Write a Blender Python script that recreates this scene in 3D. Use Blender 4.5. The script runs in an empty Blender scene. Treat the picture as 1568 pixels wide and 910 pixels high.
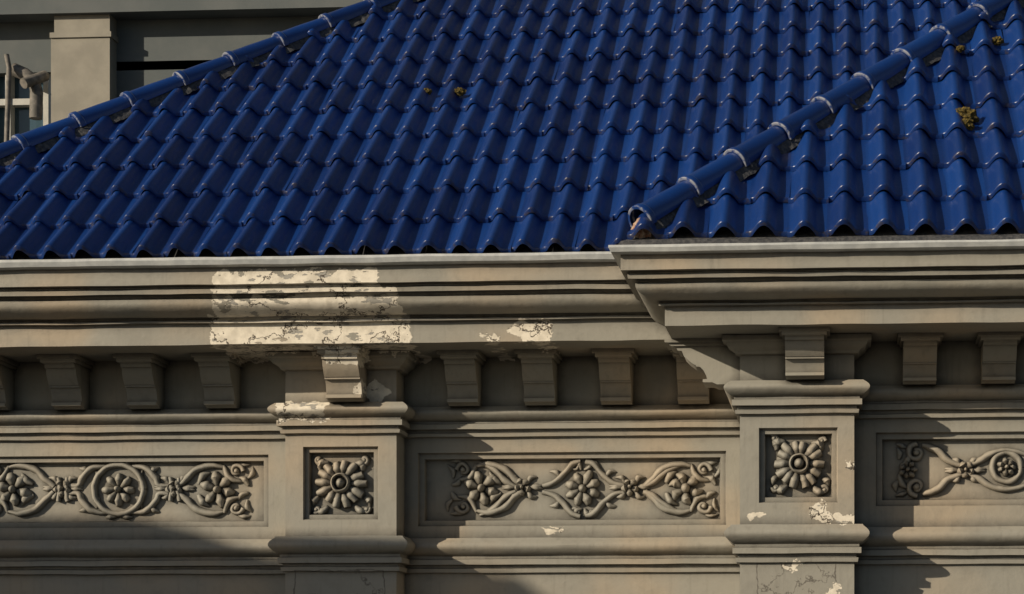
import bpy, bmesh, math, random
from mathutils import Vector, Matrix, noise as mnoise
random.seed(7)
sc=bpy.context.scene
# ---------------------------------------------------------------- survey geometry
S=0.005            # metres per survey unit
EYE=1.65           # eye height
F=3200.0; PX,PY=1086.0,1050.0; D=3200.0
PHI=math.radians(-3.83)
fw=Vector((math.sin(PHI),math.cos(PHI),0)); rt=Vector((math.cos(PHI),-math.sin(PHI),0))
def sv(px,py,Y):
    d=fw+rt*((px-PX)/F)+Vector((0,0,1))*((PY-py)/F)
    t=(Y+D)/d.y
    return d.x*t, d.z*t
def X(px,Y=0,py=700): return sv(px,py,Y)[0]
def Z(py,Y=0,px=700): return sv(px,py,Y)[1]
def W(v): return (v[0]*S, v[1]*S, v[2]*S+EYE)
az=math.radians(55); el=math.radians(21)
sd=Vector((-math.sin(az)*math.cos(el),-math.cos(az)*math.cos(el),math.sin(el)))  # towards the sun

# ---------------------------------------------------------------- materials
def newmat(n):
    m=bpy.data.materials.new(n); m.use_nodes=True
    nt=m.node_tree; nt.nodes.clear()
    o=nt.nodes.new('ShaderNodeOutputMaterial'); b=nt.nodes.new('ShaderNodeBsdfPrincipled')
    nt.links.new(b.outputs[0],o.inputs[0]); return m,nt,b
class N:
    def __init__(s,nt): s.nt=nt
    def new(s,t,**k):
        n=s.nt.nodes.new(t)
        for a,v in k.items(): setattr(n,a,v)
        return n
    def put(s,sock,v):
        if isinstance(v,bpy.types.NodeSocket): s.nt.links.new(v,sock)
        else: sock.default_value=v
    def math(s,op,a,b=0.0,c=None,clamp=False):
        n=s.new('ShaderNodeMath',operation=op,use_clamp=clamp); s.put(n.inputs[0],a); s.put(n.inputs[1],b)
        if c is not None: s.put(n.inputs[2],c)
        return n.outputs[0]
    def vec(s,op,a,b=(0,0,0)):
        n=s.new('ShaderNodeVectorMath',operation=op); s.put(n.inputs[0],a); s.put(n.inputs[1],b)
        return n.outputs['Value'] if op in('LENGTH','DOT_PRODUCT') else n.outputs[0]
    def noise(s,vec,scale,detail=4,rough=0.55,out=0):
        n=s.new('ShaderNodeTexNoise'); s.put(n.inputs['Vector'],vec); n.inputs['Scale'].default_value=scale
        n.inputs['Detail'].default_value=detail; n.inputs['Roughness'].default_value=rough
        return n.outputs[out]
    def ramp(s,f,lo,hi):
        n=s.new('ShaderNodeMapRange'); n.interpolation_type='SMOOTHSTEP'
        s.put(n.inputs[0],f); n.inputs[1].default_value=lo; n.inputs[2].default_value=hi
        return n.outputs[0]
    def mix(s,f,a,b):
        n=s.new('ShaderNodeMix',data_type='RGBA'); s.put(n.inputs[0],f)
        for k,v in((6,a),(7,b)):
            if isinstance(v,tuple): v=(*v,1) if len(v)==3 else v
            s.put(n.inputs[k],v)
        return n.outputs[2]
    def bump(s,h,strength,dist,normal=None):
        n=s.new('ShaderNodeBump'); n.inputs['Strength'].default_value=strength; n.inputs['Distance'].default_value=dist
        s.put(n.inputs['Height'],h)
        if normal: s.put(n.inputs['Normal'],normal)
        return n.outputs[0]

def paint_mat(name,patches,colA=(0.285,0.275,0.24),colB=(0.37,0.31,0.235)):
    m,nt,b=newmat(name); k=N(nt)
    pos=k.new('ShaderNodeNewGeometry').outputs['Position']
    n1=k.noise(pos,1.1,2); n2=k.noise(pos,14,4,0.6)
    col=k.mix(k.ramp(n1,0.42,0.68),colA,colB)
    col=k.mix(k.math('MULTIPLY',k.ramp(n2,0.5,0.8),0.35),col,(0.19,0.18,0.155))
    # broad dirty areas and vertical streaking
    n4=k.noise(pos,3.2,4,0.65)
    col=k.mix(k.math('MULTIPLY',k.ramp(n4,0.5,0.72),0.25),col,(0.18,0.17,0.145))
    sp=k.vec('MULTIPLY',pos,(20,20,1.2)); st=k.noise(sp,1.0,4,0.65)
    col=k.mix(k.math('MULTIPLY',k.ramp(st,0.52,0.74),0.28),col,(0.15,0.14,0.12))
    # grime gathered in the crevices, plus occlusion darkening in the colour for contrast
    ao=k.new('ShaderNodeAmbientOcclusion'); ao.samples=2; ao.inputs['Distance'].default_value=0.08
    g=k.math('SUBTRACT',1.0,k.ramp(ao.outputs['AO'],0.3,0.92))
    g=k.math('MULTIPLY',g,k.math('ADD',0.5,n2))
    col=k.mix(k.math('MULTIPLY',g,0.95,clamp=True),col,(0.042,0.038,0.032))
    h=n2
    # flaked areas
    if patches:
        nv=k.noise(pos,7,5,0.65,out=1)
        dis=k.vec('MULTIPLY',k.vec('SUBTRACT',nv,(0.5,0.5,0.5)),(0.24,0.24,0.24))
        pd=k.vec('ADD',pos,dis)
        tots={}
        for (px,py,Y,rx,rz,kind) in patches:
            cx,cz=sv(px,py,Y); c=W((cx,Y,cz))
            d=k.vec('MULTIPLY',k.vec('SUBTRACT',pd if kind!='c' else k.vec('ADD',pos,k.vec('MULTIPLY',dis,(.25,.25,.25))),(c[0],0,c[2])),(1/(rx*S),0,1/(rz*S)))
            if kind in'rc':
                a=k.vec('ABSOLUTE',d); sx=k.new('ShaderNodeSeparateXYZ'); k.put(sx.inputs[0],a)
                l=k.math('MAXIMUM',sx.outputs[0],sx.outputs[2])
            else: l=k.vec('LENGTH',d)
            mk=k.math('LESS_THAN',l,1.0); gk='c' if kind=='c' else 'p'
            if kind=='c':   # patched plaster: a hairline outline + cracks inside
                line=k.math('MULTIPLY',k.math('GREATER_THAN',l,0.975),k.math('LESS_THAN',l,1.0))
                tots['l']=line if 'l' not in tots else k.math('MAXIMUM',tots['l'],line)
            tots[gk]=mk if gk not in tots else k.math('MAXIMUM',tots[gk],mk)
        tot=tots['p']
        fl=k.noise(k.vec('MULTIPLY',pos,(1,1,3.0)),4.0,5,0.6)
        keep=k.math('GREATER_THAN',fl,0.615)
        tot0=tot
        tot=k.math('MULTIPLY',tot,k.math('SUBTRACT',1.0,keep))
        # second layer: flaked off down to grey render
        fl2=k.noise(k.vec('MULTIPLY',k.vec('ADD',pos,(3.3,1,7)),(1,1,2.6)),5.5,5,0.62)
        grey=k.math('GREATER_THAN',fl2,0.60)
        vo=k.new('ShaderNodeTexVoronoi',feature='DISTANCE_TO_EDGE'); k.put(vo.inputs['Vector'],k.vec('ADD',k.vec('MULTIPLY',pos,(0.7,0.7,1.5)),k.vec('MULTIPLY',dis,(1.6,1.6,1.6)))); vo.inputs['Scale'].default_value=2.3
        crack=k.math('LESS_THAN',vo.outputs['Distance'],k.math('MULTIPLY',n2,0.024))
        cr=k.mix(k.ramp(n2,0.35,0.7),(0.78,0.72,0.61),(0.60,0.55,0.46))
        cr=k.mix(grey,cr,(0.33,0.315,0.285))
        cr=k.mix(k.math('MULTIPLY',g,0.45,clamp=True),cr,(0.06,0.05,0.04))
        cr=k.mix(crack,cr,(0.08,0.065,0.05))
        col=k.mix(k.math('MULTIPLY',k.math('MAXIMUM',tots['l'],k.math('MULTIPLY',crack,tots['c'])),0.75),col,(0.08,0.07,0.06))
        col=k.mix(tot,col,cr)
        h2=k.math('SUBTRACT',k.math('MULTIPLY',tot,-1.0),k.math('MULTIPLY',k.math('MULTIPLY',grey,tot),0.9))
        h2=k.math('SUBTRACT',h2,k.math('MULTIPLY',k.math('MULTIPLY',crack,tot0),0.8))
        nb_=k.bump(h2,1.0,0.018)
    else: nb_=None
    k.put(b.inputs['Base Color'],col); b.inputs['Roughness'].default_value=0.62
    b.inputs['Specular IOR Level'].default_value=0.35
    k.put(b.inputs['Normal'],k.bump(h,0.6,0.005,nb_))
    return m

PATCH=[(452,430,-200,120,14,'r'),(470,467,-180,138,22,'r'),(474,509,-150,150,20,'r'),
 (748,518,-150,14,6,'e'),(805,507,-150,26,14,'e'),(828,506,-150,20,17,'e'),
 (455,627,-95,42,14,'r'),(852,813,0,22,5,'e'),(1258,784,-245,12,14,'e'),(1291,790,-245,16,9,'e'),(1160,789,-245,12,6,'e'),
 (1301,712,-245,8,7,'e'),(1213,866,-245,18,4,'e'),(1276,905,-245,8,12,'e'),(575,600,-60,22,12,'e'),(525,545,-120,30,9,'r'),
 (1220,905,-245,56,40,'c'),(520,915,-60,70,42,'c')]
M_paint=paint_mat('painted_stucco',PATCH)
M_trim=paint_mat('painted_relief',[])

def tile_mat(name,edgecol,lo,hi,amt):
    m,nt,b=newmat(name); k=N(nt)
    pos=k.new('ShaderNodeNewGeometry').outputs['Position']
    at=k.new('ShaderNodeAttribute'); at.attribute_name='tint'
    n1=k.noise(pos,3,3); n2=k.noise(pos,40,4,0.65)
    col=k.mix(at.outputs['Fac'],(0.0018,0.018,0.105),(0.0035,0.036,0.18))
    col=k.mix(k.math('MULTIPLY',k.ramp(n2,0.55,0.8),0.35),col,(0.012,0.03,0.08))
    sp=k.noise(pos,130,2,0.5)
    col=k.mix(k.math('MULTIPLY',k.ramp(sp,0.68,0.75),0.5),col,(0.12,0.13,0.15))
    ed=k.new('ShaderNodeAttribute'); ed.attribute_name='edge'
    em=k.math('MULTIPLY',ed.outputs['Fac'],k.ramp(k.noise(pos,22,3),lo,hi))
    col=k.mix(k.math('MULTIPLY',em,amt),col,edgecol)
    k.put(b.inputs['Base Color'],col)
    k.put(b.inputs['Roughness'],k.math('ADD',0.22,k.math('MULTIPLY',n2,0.28)))
    b.inputs['Specular IOR Level'].default_value=0.7
    k.put(b.inputs['Normal'],k.bump(k.math('ADD',n2,k.math('MULTIPLY',n1,2)),0.3,0.004))
    return m
M_tile=tile_mat('glazed_blue_tile',(0.05,0.042,0.038),0.50,0.66,0.6)
M_cap=tile_mat('glazed_hip_cap',(0.40,0.41,0.41),0.40,0.58,0.75)
def simple(name,c1,c2,scale,rough,bump=0.4,dist=0.004,metal=0):
    m,nt,b=newmat(name); k=N(nt)
    pos=k.new('ShaderNodeNewGeometry').outputs['Position']
    n=k.noise(pos,scale,5,0.6)
    k.put(b.inputs['Base Color'],k.mix(k.ramp(n,0.35,0.68),c1,c2))
    b.inputs['Roughness'].default_value=rough; b.inputs['Metallic'].default_value=metal
    k.put(b.inputs['Normal'],k.bump(n,bump,dist)); return m
M_gutter=simple('gutter_metal',(0.42,0.44,0.45),(0.54,0.56,0.56),12,0.45,0.15)
M_mortar=simple('hip_mortar',(0.03,0.033,0.04),(0.08,0.08,0.083),30,0.95,1.0,0.01)
M_clay=simple('broken_clay',(0.30,0.14,0.08),(0.45,0.36,0.28),40,0.9,1.0,0.01)
M_moss=simple('moss',(0.035,0.028,0.006),(0.15,0.105,0.018),60,1.0,1.0,0.01)
M_bgw=simple('background_render',(0.085,0.10,0.105),(0.11,0.122,0.125),2,0.85,0.2)  # colour darkened and blued to stand in for shade on the wall
M_bgp=simple('background_pier_render',(0.24,0.225,0.19),(0.30,0.28,0.235),3,0.85,0.2)
M_frame=simple('window_frame_paint',(0.42,0.42,0.40),(0.5,0.5,0.47),8,0.6,0.2)
M_pipe=simple('weathered_pipe',(0.10,0.095,0.085),(0.2,0.18,0.16),14,0.7,0.5)
M_ground=simple('paving',(0.06,0.058,0.055),(0.09,0.087,0.082),3,0.9,0.3)
M_glass,_nt,_b=newmat('window_glass'); _b.inputs['Base Color'].default_value=(0.05,0.09,0.12,1); _b.inputs['Roughness'].default_value=0.08

# ---------------------------------------------------------------- mesh helpers
def empty(name):
    e=bpy.data.objects.new(name,None); sc.collection.objects.link(e); return e
def mk(name,vs,fs,mat,parent=None,smooth=False,attrs=None,recalc=False,autos=None):
    me=bpy.data.meshes.new(name); me.from_pydata([W(v) for v in vs],[],fs); me.update()
    me.materials.append(mat)
    if recalc:
        bm=bmesh.new(); bm.from_mesh(me); bmesh.ops.recalc_face_normals(bm,faces=bm.faces); bm.to_mesh(me); bm.free()
    if smooth or autos:
        me.polygons.foreach_set('use_smooth',[True]*len(me.polygons))
    if autos: me.set_sharp_from_angle(angle=math.radians(autos))
    ob=bpy.data.objects.new(name,me); sc.collection.objects.link(ob)
    if parent: ob.parent=parent
    return ob
class G:
    def __init__(s): s.v=[];s.f=[]
    def add(s,vs,fs):
        o=len(s.v); s.v+=vs; s.f+=[tuple(i+o for i in f) for f in fs]
    def box(s,x0,x1,y0,y1,z0,z1):
        s.add([(x,y,z) for x in(x0,x1) for y in(y0,y1) for z in(z0,z1)],
              [(0,1,3,2),(4,6,7,5),(0,4,5,1),(2,3,7,6),(0,2,6,4),(1,5,7,3)])
    def sweep(s,path,prof,closed_ends=True,sub=0):
        nrm=[]
        for a,b in zip(path,path[1:]):
            d=(b[0]-a[0],b[1]-a[1]); l=math.hypot(*d); nrm.append((d[1]/l,-d[0]/l))
        ms=[]
        for i in range(len(path)):
            if i==0: ms.append(nrm[0])
            elif i==len(path)-1: ms.append(nrm[-1])
            else:
                n1,n2=nrm[i-1],nrm[i]; q=1+n1[0]*n2[0]+n1[1]*n2[1]
                ms.append(((n1[0]+n2[0])/q,(n1[1]+n2[1])/q))
        P=len(prof); rows=[[(p[0]+m[0]*o,p[1]+m[1]*o,z) for o,z in prof] for p,m in zip(path,ms)]
        # hand-run plaster: subdivide long runs and let the line wander by a few millimetres
        out=[rows[0]]
        for a,b in zip(rows,rows[1:]):
            L=math.dist(a[0],b[0]); n=max(1,int(L/30)) if sub else 1
            for i in range(1,n+1):
                t=i/n; r=[]
                for j,(u,v) in enumerate(zip(a,b)):
                    q=[u[k]+(v[k]-u[k])*t for k in range(3)]
                    if i<n and 0<j<P-1:
                        q[2]+=mnoise.noise(Vector((q[0]*.014,j*.35,1)))*1.1; q[1]+=mnoise.noise(Vector((q[0]*.017,j*.35,9)))*1.0
                    r.append(tuple(q))
                out.append(r)
        vs=[v for r in out for v in r]; fs=[]
        for i in range(len(out)-1):
            for j in range(P-1):
                a=i*P+j; fs.append((a,a+1,a+P+1,a+P))
        if closed_ends:
            fs.append(tuple(range(P))); fs.append(tuple((len(out)-1)*P+j for j in reversed(range(P))))
        s.add(vs,fs)
    def nested(s,x0,x1,z0,z1,Y,rects):
        R=[(x0,x1,z0,z1,0)]+rects
        vs=[]
        for (a,b,c,d,e) in R: vs+=[(a,Y+e,c),(b,Y+e,c),(b,Y+e,d),(a,Y+e,d)]
        fs=[]
        for i in range(len(R)-1):
            o=i*4
            for j in range(4):
                fs.append((o+j,o+(j+1)%4,o+4+(j+1)%4,o+4+j))
        o=(len(R)-1)*4; fs.append((o,o+1,o+2,o+3)); s.add(vs,fs)
    def obj(s,name,mat,parent=None,**k): return mk(name,s.v,s.f,mat,parent,**k)

bld=empty('ornate_building')
PD=60; PV=185      # pilaster projection, pavilion projection
xL0,xL1=X(437,-PD),X(607,-PD)
xR0,xR1=X(1133,-PV-PD),X(1308,-PV-PD)
xSide=xR0+PD
FL=-2800; FR=2600
OV=150
Zbase=-EYE/S
Zsof=Z(524,-OV,700); ZT=Zsof+14; Zs2=Zsof-13
RD=16

# ---- walls with recessed friezes
def steps(x0,x1,z0,z1):
    return [(x0,x1,z0,z1,0.0),(x0+1.5,x1-1.5,z0+1.5,z1-1.5,6),(x0+9,x1-9,z0+9,z1-9,6),(x0+11,x1-11,z0+11,z1-11,RD)]
g=G()
g.nested(FL,xL0,Zbase,ZT,0,steps(X(-700),X(411),Z(808,0,200),Z(697,0,300)))
g.nested(xL1,xR0+70,Zbase,ZT,0,steps(X(640),X(1112),Z(805,0,900),Z(692,0,900)))
g.nested(xR1,FR,Zbase,ZT,-PV,steps(X(1341,-PV),X(2100,-PV),Z(775,-PV,1400),Z(662,-PV,1400)))
def pil(x0,x1,Yw,Yb,zr0,zr1,rx0,rx1,left=True):
    Yf=Yw-PD
    g.nested(x0,x1,Zbase,ZT,Yf,[(rx0,rx1,zr0,zr1,0),(rx0+2,rx1-2,zr0+2,zr1-2,6),(rx0+8,rx1-8,zr0+8,zr1-8,6),(rx0+10,rx1-10,zr0+10,zr1-10,RD+1)])
    g.add([(x1,Yf,Zbase),(x1,Yw,Zbase),(x1,Yw,ZT),(x1,Yf,ZT)],[(0,1,2,3)])
    g.add([(x0,Yf,Zbase),(x0,Yb,Zbase),(x0,Yb,ZT),(x0,Yf,ZT)],[(0,3,2,1)])
pil(xL0,xL1,0,0,Z(796,-PD,520),Z(684,-PD,520),X(464,-PD),X(579,-PD))
pil(xR0,xR1,-PV,0,Z(770,-PV-PD,1220),Z(655,-PV-PD,1220),X(1162,-PV-PD),X(1283,-PV-PD))
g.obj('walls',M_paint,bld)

# ---- string course mouldings that wrap the pilasters
path=[(FL,0),(xL0,0),(xL0,-PD),(xL1,-PD),(xL1,0),(xR0,0),(xR0,-PV-PD),(xR1,-PV-PD),(xR1,-PV),(FR,-PV)]
def arc(o0,z0,o1,z1,bul,n=7):
    out=[]
    for i in range(n+1):
        t=i/n; out.append((o0+(o1-o0)*t+bul*math.sin(math.pi*t),z0+(z1-z0)*t))
    return out
def zl(py): return Z(py,-20,250)
prof=[(0,zl(625)),(13,zl(626))]+arc(14,zl(627),14,zl(645),8)+[(12,zl(646)),(8,zl(648)),(8,zl(651)),(11,zl(652)),(11,zl(660)),(4,zl(661)),(4,zl(665)),(7,zl(666)),(6,zl(671)),(0,zl(672))]
g=G(); g.sweep(path,prof,sub=1); g.obj('upper_string_course',M_paint,bld,autos=35)
prof=[(0,zl(825)),(12,zl(826))]+arc(13,zl(828),12,zl(850),9)+[(10,zl(851)),(7,zl(853)),(7,zl(857)),(10,zl(858)),(10,zl(866)),(3,zl(867)),(3,zl(871)),(6,zl(872)),(5,zl(878)),(0,zl(879))]
g=G(); g.sweep(path,prof,sub=1); g.obj('lower_string_course',M_paint,bld,autos=35)

# ---- main cornice
def zc(o,py): return (o,Z(py,-o,700))
prof=[(0,zc(205,404)[1]),zc(205,403),zc(205,431),zc(198,433),zc(194,434),zc(194,437),zc(197,438),zc(196,445),zc(185,446),zc(183,452)]
a=zc(187,453); b=zc(166,481)
for i in range(9):
    t=i/8; o=a[0]+(b[0]-a[0])*t; z=a[1]+(b[1]-a[1])*t
    prof.append((o+7*math.sin(math.pi*t),z))
prof+=[zc(156,482),zc(154,486),zc(158,487),zc(158,490),zc(OV,492),(OV,Zsof),(0,Zsof)]
KP=.84
def pavp(pr,dx=0): return [(o+(8 if o>100 else 0)+dx,Zs2+(z-Zsof)*KP) for o,z in pr]
mpath=[(FL,0),(xSide-30,0)]; ppath=[(xSide,60),(xSide,-PV),(FR,-PV)]
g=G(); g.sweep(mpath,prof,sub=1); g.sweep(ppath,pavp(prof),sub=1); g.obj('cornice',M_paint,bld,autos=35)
def zg(py): return Z(py,-218,700)
prof=[(150,zg(402)),(212,zg(402)),(217,zg(400)),(220,zg(393)),(220,zg(389)),(215,zg(389)),(213,zg(394)),(150,zg(394))]
g=G(); g.sweep(mpath,prof[::-1],sub=1); g.sweep(ppath,pavp(prof[::-1]),sub=1); g.obj('gutter',M_gutter,bld)

# roof planes
TP=0.83; p=math.atan(TP); cp,sp=math.cos(p),math.sin(p)
EY=-206
zE=Z(391,EY,700)
EY2=EY-PV; zE2=Z(364,EY2,1300)
g=G(); prof=[(60,zE+110),(202,zE+1),(208,zE-1),(211,zE-7),(211,zg(395)),(100,zg(398))]
g.sweep(mpath,prof,sub=1)
z2=pavp([(0,zg(396))])[0][1]
prof=[(60,zE2+110),(203,zE2+3),(213,zE2-2),(217,zE2-8),(218,z2),(100,z2-3)]
g.sweep(ppath,prof,sub=1); g.obj('eave_bedding',M_mortar,bld)

# ---- brackets
def bracket(g,xc,Yw,w=50,side=False,zt=None,ks=.8):
    zt=Zsof if zt is None else zt; zb=Z(619,-45,700) 
    H=zt-zb
    pr=[(0,0.0),(98,0.0),(98,.16),(92,.17),(90,.24),(84,.25),(81,.36),(74,.47),(66,.56),(64,.565),(64,.60),(58,.605),(53,.68),(49,.80),(48,.88),(54,.885),(54,.95),(40,.955),(34,1.0),(0,1.0)]
    def put(lo,hi,pr):
        P=len(pr); vs=[]
        for s in(lo,hi):
            for o,f in pr:
                z=zt-H*f; o*=ks
                vs.append((s,Yw-o,z) if not side else (xc-o,s,z))
        fs=[(j,j+1,P+j+1,P+j) for j in range(P-1)]+[tuple(range(P)),tuple(reversed(range(P,2*P)))]
        g.add(vs,fs)
    c=Yw if side else xc
    put(c-w/2,c+w/2,pr)
    put(c-w/2-8,c+w/2+8,[(0,-.0),(108,0),(108,.075),(101,.08),(0,.08)])
    put(c-w/2-4,c+w/2+4,[(0,.08),(103,.08),(101,.13),(98,.15),(0,.15)])
g=G()
for px in (-140,-22,95,211,330,705,823,941,1060): bracket(g,X(px,-55),0,w=47,ks=.72)
for px in (1409,1531,1653): bracket(g,X(px,-PV-55),-PV,w=47,zt=Zs2,ks=.72)
bracket(g,X(523,-PD-50),-PD,w=54,ks=.72); bracket(g,X(1232,-PD-PV-50),-PV-PD,w=54,zt=Zs2,ks=.72)
bracket(g,xR0,-PV-PD+45,w=56,side=True,zt=Zs2,ks=1)
g.obj('brackets',M_paint,bld,recalc=True,autos=25)
g=G()
def crown(z): return [(0,z),(24,z-1),(24,z-8),(19,z-10),(16,z-16),(8,z-21),(6,z-25),(0,z-27)]
g.sweep([(xL0,0),(xL0,-PD),(xL1,-PD),(xL1,0)],crown(Zsof))
g.sweep([(xR0,0),(xR0,-PV-PD),(xR1,-PV-PD),(xR1,-PV)],crown(Zs2))
g.obj('pilaster_crowns',M_paint,bld,autos=30)

# ---------------------------------------------------------------- relief ornament
HS=1.28
class Orn:
    def __init__(s,Y): s.Y=Y; s.v=[]; s.f=[]
    def P(s,p):
        x,z=sv(p[0],p[1],s.Y); return Vector((x,z))
    def tube(s,pts,r,h=1.0,n=None,K=7):
        h*=HS
        if isinstance(r,(int,float)): r=[r*0.55]+[r]*(len(pts)-2)+[r*0.55]
        m=n or max(6,len(pts)*4); Q=[]; 
        L=len(pts)
        for i in range(m+1):
            t=i/m*(L-1); j=min(int(t),L-2); u=t-j
            p0=pts[max(j-1,0)];p1=pts[j];p2=pts[j+1];p3=pts[min(j+2,L-1)]
            def cr(a,b,c,d): return 0.5*((2*b)+(-a+c)*u+(2*a-5*b+4*c-d)*u*u+(-a+3*b-3*c+d)*u**3)
            Q.append((s.P((cr(p0[0],p1[0],p2[0],p3[0]),cr(p0[1],p1[1],p2[1],p3[1]))),r[j]*(1-u)+r[j+1]*u))
        o=len(s.v)
        for i,(q,rr) in enumerate(Q):
            a=Q[max(i-1,0)][0]; b=Q[min(i+1,m)][0]; d=(b-a).normalized(); n2=Vector((-d.y,d.x))
            for k in range(K):
                th=math.pi*k/(K-1); c=q+n2*(rr*math.cos(th))
                s.v.append((c.x,s.Y+1.5-(rr*h*math.sin(th)+1.5),c.y))
        for i in range(m):
            for k in range(K-1):
                A=o+i*K+k; s.f.append((A,A+1,A+K+1,A+K))
        s.f.append(tuple(o+k for k in range(K))); s.f.append(tuple(o+m*K+k for k in reversed(range(K))))
    def leaf(s,p,q,w,h=1.0,bend=0):
        mx=((p[0]+q[0])/2-(q[1]-p[1])*bend,(p[1]+q[1])/2+(q[0]-p[0])*bend)
        s.tube([p,mx,q],[w*0.45,w,w*0.12],h,n=8)
    def dome(s,c,r,h,n=14,m=4):
        o=len(s.v); q=s.P(c); h*=HS
        for i in range(m):
            a=math.pi/2*i/m
            for k in range(n):
                t=2*math.pi*k/n; s.v.append((q.x+r*math.cos(a)*math.cos(t),s.Y-h*math.sin(a),q.y+r*math.cos(a)*math.sin(t)))
        s.v.append((q.x,s.Y-h,q.y))
        for i in range(m-1):
            for k in range(n):
                A=o+i*n+k;B=o+i*n+(k+1)%n; s.f.append((A,B,B+n,A+n))
        for k in range(n): s.f.append((o+(m-1)*n+k,o+(m-1)*n+(k+1)%n,len(s.v)-1))
    def flower(s,c,r,n,h=11,w=None,rot=0,r0=.22,squash=1,tip=.5):
        w=w or r*math.pi/n*0.66
        for i in range(n):
            a=rot+2*math.pi*i/n+random.uniform(-.07,.07); rr=r*random.uniform(.9,1.06)
            p=(c[0]+r*r0*math.cos(a),c[1]+r*r0*math.sin(a)); q=(c[0]+rr*.66*math.cos(a),c[1]+rr*.66*math.sin(a)*squash); e=(c[0]+rr*math.cos(a),c[1]+rr*math.sin(a)*squash)
            s.tube([p,q,e],[w*.5,w*1.05,w*tip],h/w*0.75,n=8)
        s.dome(c,r*.24,h*1.15)
    def ring(s,c,r,w,h=1.0):
        pts=[(c[0]+r*math.cos(2*math.pi*i/16),c[1]+r*math.sin(2*math.pi*i/16)) for i in range(17)]
        s.tube(pts,[w]*17,h,n=40)
    def scroll(s,c,r,a0,turns,w,h=1.2):
        n=max(6,int(abs(turns)*9)); pts=[]
        for i in range(n+1):
            t=i/n; rr=r*(1-.72*t); a=a0+2*math.pi*turns*t
            pts.append((c[0]+rr*math.cos(a),c[1]+rr*math.sin(a)))
        s.tube(pts,[w*(1-.3*i/n) for i in range(n+1)],h,n=n*2); s.dome(c,w*1.1,w*1.5,n=9,m=3)
    def obj(s,name):
        for i,v in enumerate(s.v):   # worn, over-painted edges
            n=mnoise.noise_vector(Vector(v)*.09)*1.5; s.v[i]=(v[0]+n[0],v[1]+n[1]*.6,v[2]+n[2])
        return mk(name,s.v,s.f,M_trim,bld,recalc=True,autos=60)

def end_cluster(o,cx,cy,sg,kind):
    f=lambda dx,dy:(cx+sg*dx,cy+dy)
    for q in(1,-1):
        o.tube([f(-62,q*4),f(-48,q*16),f(-34,q*30),f(-10,q*37),f(10,q*33)],[4.5,5.5,6,5.5,2.5],1.2)
        o.scroll(f(28,q*28),11,0 if sg>0 else math.pi,0.9*q*sg,4.4)
        o.leaf(f(-30,q*8),f(-12,q*26),7,1.1,.15*q)
        o.leaf(f(8,q*36),f(40,q*12),6,1.2,-.25*q*sg)
        o.leaf(f(46,q*6),f(30,q*18),5,1.2,.2)
        o.leaf(f(44,q*16),f(52,q*36),4.6,1.1,.2)
        o.leaf(f(30,q*40),f(50,q*40),4,1.1,.1)
    if kind=='flower': o.flower((cx,cy),27,6,h=13,rot=.3,w=8)
    else:
        for a in(-2.2,-1.1,0.1,1.2,2.3,3.3):
            o.leaf((cx+6*math.cos(a),cy+6*math.sin(a)),(cx+27*math.cos(a),cy+27*math.sin(a)),8,1.2,.25)
        o.dome((cx,cy),8,13)
def knot(o,cx,cy):
    o.flower((cx,cy),14,5,h=11,rot=.4)
    for q in(1,-1):
        for p in(1,-1):
            o.leaf((cx+p*8,cy+q*4),(cx+p*24,cy+q*15),5,1.2,.3*q*p); o.leaf((cx+p*10,cy),(cx+p*32,cy+q*2),4.4,1.2)
o=Orn(RD)
cy=749
o.flower((893,cy),29,8,h=12,rot=.4)
for p_ in(1,-1):
    for q in(1,-1):
        f=lambda dx,dy:(893+p_*dx,cy+q*dy)
        o.tube([f(4,42),f(16,38),f(30,22),f(46,9),f(62,5)],[5,5.5,5,4.6,4],1.2)
        o.leaf(f(2,30),f(14,42),4.5,1.2,.2); o.scroll(f(14,36),8,0,.7*p_*q,3)
        o.leaf(f(34,16),f(52,26),4.8,1.1,.25*p_*q)
for kx in(800,985-20): knot(o,kx,cy-3)
end_cluster(o,738,cy-1,-1,'flower'); end_cluster(o,1050,cy-1,1,'leaf')
for q in(1,-1):
    o.tube([(985,cy+q*4),(1000,cy+q*10),(1020,cy+q*26),(1045,cy+q*38)],[4,5.5,5.5,3],1.2)
    o.tube([(790,cy+q*4),(775,cy+q*12),(757,cy+q*30),(735,cy+q*40)],[4,5.5,5.5,3],1.2)
o.obj('frieze_relief_centre')
o=Orn(RD); cy=750
o.ring((183,cy),38,5,1.4); o.flower((183,cy),25,8,h=12,w=6.5,tip=.6)
for p_ in(1,-1):
    for q in(1,-1):
        f=lambda dx,dy:(183+p_*dx,cy+q*dy)
        o.tube([f(20,36),f(42,32),f(56,18),f(62,6),f(76,6)],[3,5.5,5.5,4.5,4],1.2)
        o.leaf(f(44,28),f(62,34),5,1.1); o.leaf(f(30,12),f(36,30),4,1.1)
        o.leaf(f(4,42),f(22,42),5,1.1)
for kx in(97,268): 
    knot(o,kx,cy-2); o.tube([(kx-6,cy-18),(kx-4,cy),(kx-6,cy+18)],[4,5,4],1.4); o.tube([(kx+8,cy-18),(kx+6,cy),(kx+8,cy+18)],[4,5,4],1.4)
end_cluster(o,335,cy,1,'flower'); end_cluster(o,22,cy,-1,'flower')
end_cluster(o,-150,cy,1,'flower')
o.obj('frieze_relief_left')
o=Orn(-PV+RD); cy=720
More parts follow.
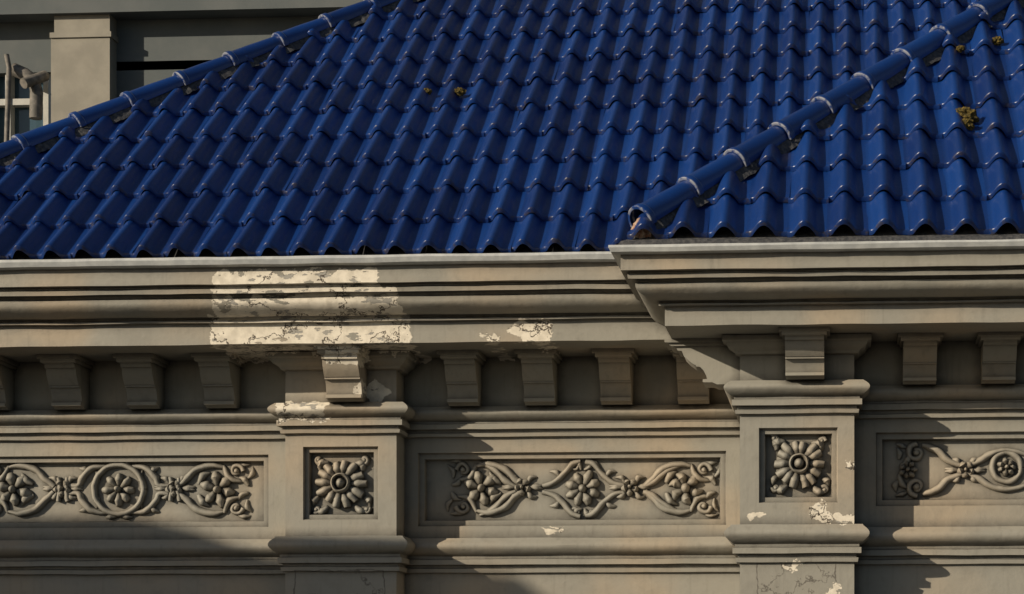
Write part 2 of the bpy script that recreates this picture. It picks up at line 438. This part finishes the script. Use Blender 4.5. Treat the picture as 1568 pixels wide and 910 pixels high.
for q in(1,-1):
    o.scroll((1403,cy+q*26),14,1.5*q,1.1*q,5); o.tube([(1412,cy+q*38),(1435,cy+q*30),(1452,cy+q*14),(1480,cy+q*4)],[4,6,5,4],1.2)
    o.leaf((1378,cy+q*6),(1392,cy+q*30),6,1.1,.2); o.leaf((1372,cy+q*40),(1392,cy+q*34),4.5,1.1)
    o.leaf((1376,cy+q*16),(1372,cy+q*34),5,1.1,.2)
    o.tube([(1480,cy+q*4),(1500,cy+q*14),(1520,cy+q*26),(1545,cy+q*30),(1575,cy+q*22)],[4,5,5,4.5,3],1.2)
o.flower((1390,cy),15,7,h=12); knot(o,1478,cy); o.ring((1541,cy-4),22,5); o.flower((1541,cy-4),15,7,h=12)
o.obj('frieze_relief_pavilion')
def rosette(name,cx,cy,Y):
    o=Orn(Y)
    o.dome((cx,cy),34,7,n=24); o.flower((cx,cy),37,14,h=16,w=7.6,r0=.3,tip=.75); o.ring((cx,cy),13,3.5,4.2); o.dome((cx,cy),9,18)
    for q in(1,-1):
        for p in(1,-1):
            k=random.uniform(.9,1.02)
            f=lambda dx,dy:(cx+p*dx*k,cy+q*dy*k)
            o.scroll(f(38,39),6,random.random()*6,.8*p*q,4,1.4); o.leaf(f(20,34),f(42,42),7,1.2,.2*p); o.leaf(f(34,20),f(43,36),6,1.2,-.2*p)
    o.obj(name)
rosette('pilaster_rosette',524,741,-PD+RD+1)
rosette('pavilion_rosette',1224,711,-PV-PD+RD+1)

# ---------------------------------------------------------------- roofs
def onroof(px,py,Y0,z0):
    d=fw+rt*((px-PX)/F)+Vector((0,0,1))*((PY-py)/F)
    t=(z0+(-D-Y0)*TP)/(d.z-d.y*TP)
    return Vector((d.x*t,-D+d.y*t,d.z*t))
def tiles(name,x0,x1,Y0,z0,rows,w,ln,clips,phase=0,parent=bld):
    vs=[];fs=[];tint=[];edge=[]
    K=20; T=8; A=15.5*w/46.5
    ncol=int((x1-x0)/w)+1
    def hgt(u):           # round roll, shallow pan
        x=abs((u-0.42+.5)%1.0-.5)
        if x<.29: return 1.2+A*math.cos(math.pi/2*x/.29)**.95
        return 1.2-1.6*math.sin(math.pi/2*(x-.29)/.21)
    for r in range(rows):
        rowj=random.uniform(-.6,.6)
        for c in range(ncol):
            t=random.random(); jx=random.uniform(-.9,.9); jv=random.uniform(-2.2,2.2)+rowj; jn=random.uniform(0,1.8); sk=random.uniform(-.016,.016)
            o=len(vs)
            rowsv=[(0,-T*1.0,1),(0,-1.5,1),(0.8,0,.8),(3,.4,.3),(ln*.33,.3,0),(ln*.66,.1,0),(ln*1.10,0,0)]
            for (dv,dn,e) in rowsv:
                for k in range(K+1):
                    u=k/K
                    h=hgt(u)
                    lift=T*(1-dv/(ln*1.1)) + h*(1-0.14*dv/ln)+dn+jn*(1-dv/ln)
                    if dn==-T: lift=h+T-T*.95+jn
                    vv=r*ln+dv+jv+(-2.5*math.cos(2*math.pi*(u-.42)) if dv<5 else 0)
                    xx=x0+(c+u*1.03)*w+jx+phase+sk*dv
                    vs.append((xx, Y0+vv*cp-lift*sp, z0+vv*sp+lift*cp)); tint.append(t); edge.append(e)
            for a in range(len(rowsv)-1):
                for k in range(K):
                    i=o+a*(K+1)+k; fs.append((i,i+1,i+K+2,i+K+1))
    me=bpy.data.meshes.new(name); me.from_pydata([W(v) for v in vs],[],fs); me.materials.append(M_tile)
    for n,dat in(('tint',tint),('edge',edge)):
        at=me.attributes.new(n,'FLOAT','POINT'); at.data.foreach_set('value',dat)
    me.polygons.foreach_set('use_smooth',[True]*len(me.polygons))
    bm=bmesh.new(); bm.from_mesh(me)
    for co,no in clips:
        bmesh.ops.bisect_plane(bm,geom=bm.verts[:]+bm.edges[:]+bm.faces[:],plane_co=Vector(W(co)),plane_no=Vector(no),clear_outer=True)
    bm.to_mesh(me); bm.free(); me.set_sharp_from_angle(angle=math.radians(50))
    ob=bpy.data.objects.new(name,me); sc.collection.objects.link(ob); ob.parent=parent; return ob
LIFT=12
h0=onroof(0,252,EY,zE); h1=onroof(640,-4,EY,zE)
dl=(h1-h0).normalized()
hs=h0-dl*300; he=h0+dl*1500
nl=Vector((-dl.y,dl.x,0)).normalized()
if nl.x>0: nl=-nl
tiles('main_roof_tiles',hs.x-60,1500,EY,zE,17,46.5,97,[(h0,nl)])
r0=onroof(985,352,EY2,zE2); r1=onroof(1548,8,EY2,zE2)
dr=(r1-r0).normalized(); nr=Vector((-dr.y,dr.x,0)).normalized()
if nr.x>0: nr=-nr
tiles('pavilion_roof_tiles',r0.x-20,2300,EY2,zE2,15,54,98,[(r0,nr)])
rs=r0; re=r0+dr*1500
g=G()
def rp(x,Y,Y0,z0,dn=-4): return (x,Y,z0+(Y-Y0)*TP+dn)
g.add([(hs.x,hs.y,hs.z-8),rp(1600,EY+14,EY,zE),rp(1600,1100,EY,zE),tuple(h0+dl*1300-Vector((0,0,5)))],[(0,1,2,3)])
g.add([tuple(hs),tuple(he),(he.x-900,he.y+100,he.z-900),(hs.x-900,hs.y+100,hs.z-900)],[(0,1,2,3)])
g.add([tuple(rs-Vector((0,0,4))),tuple(re-Vector((0,0,4))),(re.x-400,re.y,re.z-400*TP),(rs.x-10,rs.y+500,rs.z-10)],[(0,1,2,3)])
g.add([(rs.x+10,rs.y+5,rs.z-4),(2400,EY2+5,zE2-4),rp(2400,900,EY2,zE2),tuple(re-Vector((0,0,5)))],[(0,1,2,3)])
g.obj('roof_underlay',M_mortar,bld)

def hipcaps(name,a,b,first,length,R):
    vs=[];fs=[];tint=[];edge=[]
    d=(b-a).normalized(); side=d.cross(Vector((0,0,1))).normalized(); up=side.cross(d).normalized()
    K=18; n=int((b-a).length/length)
    for i in range(n):
        o=len(vs); t=random.uniform(.2,.9); j=random.uniform(-2,2); js=random.uniform(-1.4,1.4)
        sec=[(0,R-1,.2),(0,R+2.6,1),(1,R+3.4,.6),(2,R+3.6,0),(9,R+3.5,0),(10,R+3.2,.8),(11,R+1.8,1),(12,R+1.4,0),(length*.5,R+.5,0),(length+8,R-2,0)]
        for (s_,rr,e) in sec:
            c=a+d*(first+i*length+s_+j)+side*js+up*(2)
            for k in range(K+1):
                th=-0.35+ (math.pi+0.7)*k/K
                q=c+side*(rr*math.cos(th))+up*(rr*math.sin(th)); vs.append(tuple(q)); tint.append(t); edge.append(e)
        for s_ in range(len(sec)-1):
            for k in range(K):
                q=o+s_*(K+1)+k; fs.append((q,q+1,q+K+2,q+K+1))
    me=bpy.data.meshes.new(name); me.from_pydata([W(v) for v in vs],[],fs); me.materials.append(M_cap)
    for n_,dat in(('tint',tint),('edge',edge)):
        at=me.attributes.new(n_,'FLOAT','POINT'); at.data.foreach_set('value',dat)
    me.polygons.foreach_set('use_smooth',[True]*len(me.polygons)); me.set_sharp_from_angle(angle=math.radians(40))
    ob=bpy.data.objects.new(name,me); sc.collection.objects.link(ob); ob.parent=bld
    vs=[];fs=[];M=int((b-a).length/6)
    for i in range(M+1):
        c=a+d*(i*6); big=mnoise.noise(Vector((i*.13,R,0)))*6
        for k,(sx,sz) in enumerate(((-R*1.3,-18),(-R*.85,-4),(0,1),(R*.85,-4),(R*1.3+big,-18))):
            q=c+side*(sx+random.uniform(-1.5,1.5))+up*(sz+random.uniform(-1,1)); vs.append(tuple(q))
    for i in range(M):
        for k in range(4):
            q=i*5+k; fs.append((q,q+1,q+6,q+5))
    mk(name+'_mortar',vs,fs,M_mortar,bld)
upv=Vector((0,-sp,cp))
hipcaps('left_hip_caps',hs+upv*LIFT,he+upv*LIFT,30,103,17)
hipcaps('pavilion_hip_caps',r0+upv*LIFT-dr*5,re+upv*LIFT,0,104,19)
def lump(name,c,r,mat,parent,seed=0,sc3=(1,1,1),sub=3,amp=.35):
    bm=bmesh.new(); bmesh.ops.create_icosphere(bm,subdivisions=sub,radius=1)
    for v in bm.verts:
        n=mnoise.noise(v.co*2.1+Vector((seed,0,0)))*amp+mnoise.noise(v.co*6+Vector((0,seed,0)))*amp*.6
        v.co*=1+n; v.co=Vector((v.co.x*sc3[0],v.co.y*sc3[1],v.co.z*sc3[2]))*r*S
    me=bpy.data.meshes.new(name); bm.to_mesh(me); bm.free(); me.materials.append(mat)
    ob=bpy.data.objects.new(name,me); sc.collection.objects.link(ob); ob.location=W(c)
    if parent: ob.parent=parent
    return ob
q=r0+Vector((0,-14,-2)); lump('clay_closer',tuple(q),15,M_clay,bld,3,(1,.7,1))
for i,(px,py,pav,r) in enumerate(((1476,187,1,16),(1478,200,1,11),(655,147,0,7),(706,147,0,8),(1527,70,1,8),(1470,82,1,6))):
    q=onroof(px,py+6,EY2 if pav else EY,zE2 if pav else zE)+upv*14
    lump('moss_clump' if i==0 else 'moss_clump.%03d'%i,tuple(q),r,M_moss,None,i+5,(1.1,.8,.8),4,.4)

# ---------------------------------------------------------------- background building
bg=empty('background_building'); YB=1500
def bx(g,px0,px1,py0,py1,Y0,Y1):
    a,z1=sv(px0,py0,Y0); b,z0=sv(px1,py1,Y0); g.box(a,b,Y0,Y1,z0,z1)
g=G(); bx(g,-500,1200,-700,88,YB,YB+40); bx(g,170,1200,95,1000,YB,YB+40); bx(g,-500,-10,88,1000,YB,YB+40)
bx(g,-10,170,225,1000,YB,YB+40); bx(g,190,1200,88,95,YB+10,YB+40)
bx(g,-500,1200,-700,-4,YB-60,YB)
g.obj('walls',M_bgw,bg)
g=G(); bx(g,78,168,56,1000,YB-45,YB); bx(g,83,168,-300,50,YB-45,YB);bx(g,76,170,50,56,YB-49,YB)
g.obj('pier',M_bgp,bg)
g=G(); bx(g,-10,74,90,225,YB+30,YB+34); g.obj('window_glass',M_glass,bg)
g=G(); bx(g,-10,74,92,100,YB+5,YB+30); bx(g,8,16,100,225,YB+5,YB+30); bx(g,-10,74,152,160,YB+8,YB+30); bx(g,66,74,100,225,YB+5,YB+30)
g.obj('window_frame',M_frame,bg)
def rod(g,pts,r,n=10):
    o=len(g.v)
    for i,p in enumerate(pts):
        a=Vector(pts[max(i-1,0)]); b=Vector(pts[min(i+1,len(pts)-1)]); d=(b-a).normalized(); s1=d.cross(Vector((0,1,0))).normalized(); s2=s1.cross(d)
        for k in range(n):
            t=2*math.pi*k/n; q=Vector(p)+s1*(r*math.cos(t))+s2*(r*math.sin(t)); g.v.append(tuple(q))
    for i in range(len(pts)-1):
        for k in range(n): g.f.append((o+i*n+k,o+i*n+(k+1)%n,o+(i+1)*n+(k+1)%n,o+(i+1)*n+k))
    g.f.append(tuple(o+k for k in range(n))); g.f.append(tuple(o+(len(pts)-1)*n+k for k in range(n)))
g=G()
def q3(px,py,Y): x,z=sv(px,py,Y); return (x,Y,z)
rod(g,[q3(20,106,YB-34),q3(38,114,YB-34),q3(52,124,YB-34),q3(56,140,YB-34),q3(55,182,YB-34)],15)
rod(g,[q3(10,84,YB-60),q3(14,104,YB-60),q3(10,225,YB-60)],6); rod(g,[q3(36,128,YB-70),q3(70,116,YB-20)],12)
g.obj('downpipe',M_pipe,bg,autos=50)

# ---- unseen shadow caster, added and shaped to shade the lower left of the facade
nb=empty('unseen_shadow_caster')
hd=Vector((sd.x,sd.y,0)).normalized()
pts=[(-900,790),(120,780),(200,786),(300,812),(420,858),(620,872),(790,880),(830,910),(960,975)]
fr=[]
for px,py in pts:
    x,z=sv(px,py,0); fr.append(Vector((x,0,z))+sd*3200)
vs=[];n=len(fr)
for dd in(0,900):
    for q in fr: r=q+hd*dd; vs.append((r.x,r.y,q.z))
    for q in fr: r=q+hd*dd; vs.append((r.x,r.y,Zbase))
fs=[]
for i in range(n-1):
    fs+=[(i,i+1,n+i+1,n+i),(2*n+i,3*n+i,3*n+i+1,2*n+i+1)]
g=G(); g.add(vs,fs+[(0,n,3*n,2*n),(n-1,3*n-1,4*n-1,2*n-1)]); g.obj('walls',M_bgw,nb)
g=G(); g.add(vs,[(i,2*n+i,2*n+i+1,i+1) for i in range(n-1)]); g.obj('caster_top',M_mortar,nb)

# ground
g=G(); g.add([(-40000,-40000,Zbase),(40000,-40000,Zbase),(40000,40000,Zbase),(-40000,40000,Zbase)],[(0,1,2,3)]); g.obj('ground',M_ground)

# ---------------------------------------------------------------- light, camera
L=bpy.data.lights.new('sun','SUN'); L.energy=5.0; L.angle=math.radians(.5); L.color=(1,.86,.66)
lo=bpy.data.objects.new('sun',L); sc.collection.objects.link(lo); lo.rotation_euler=sd.to_track_quat('Z','Y').to_euler()
w=bpy.data.worlds.new('World'); sc.world=w; w.use_nodes=True; nt=w.node_tree
sky=nt.nodes.new('ShaderNodeTexSky'); sky.sky_type='NISHITA'; sky.sun_disc=False; sky.sun_elevation=el; sky.sun_rotation=math.atan2(sd.x,sd.y)
nt.links.new(sky.outputs[0],nt.nodes['Background'].inputs[0]); nt.nodes['Background'].inputs[1].default_value=0.06
sc.view_settings.view_transform='Standard'; sc.view_settings.look='None'; sc.view_settings.exposure=0
cam=bpy.data.cameras.new('camera'); co=bpy.data.objects.new('camera',cam); sc.collection.objects.link(co)
co.location=(0,-D*S,EYE); co.rotation_euler=(math.radians(90),0,-PHI)
cam.sensor_width=36; cam.lens=F/1568*36; cam.shift_x=(784-PX)/1568; cam.shift_y=(PY-455)/1568
cam.clip_end=1000; sc.camera=co
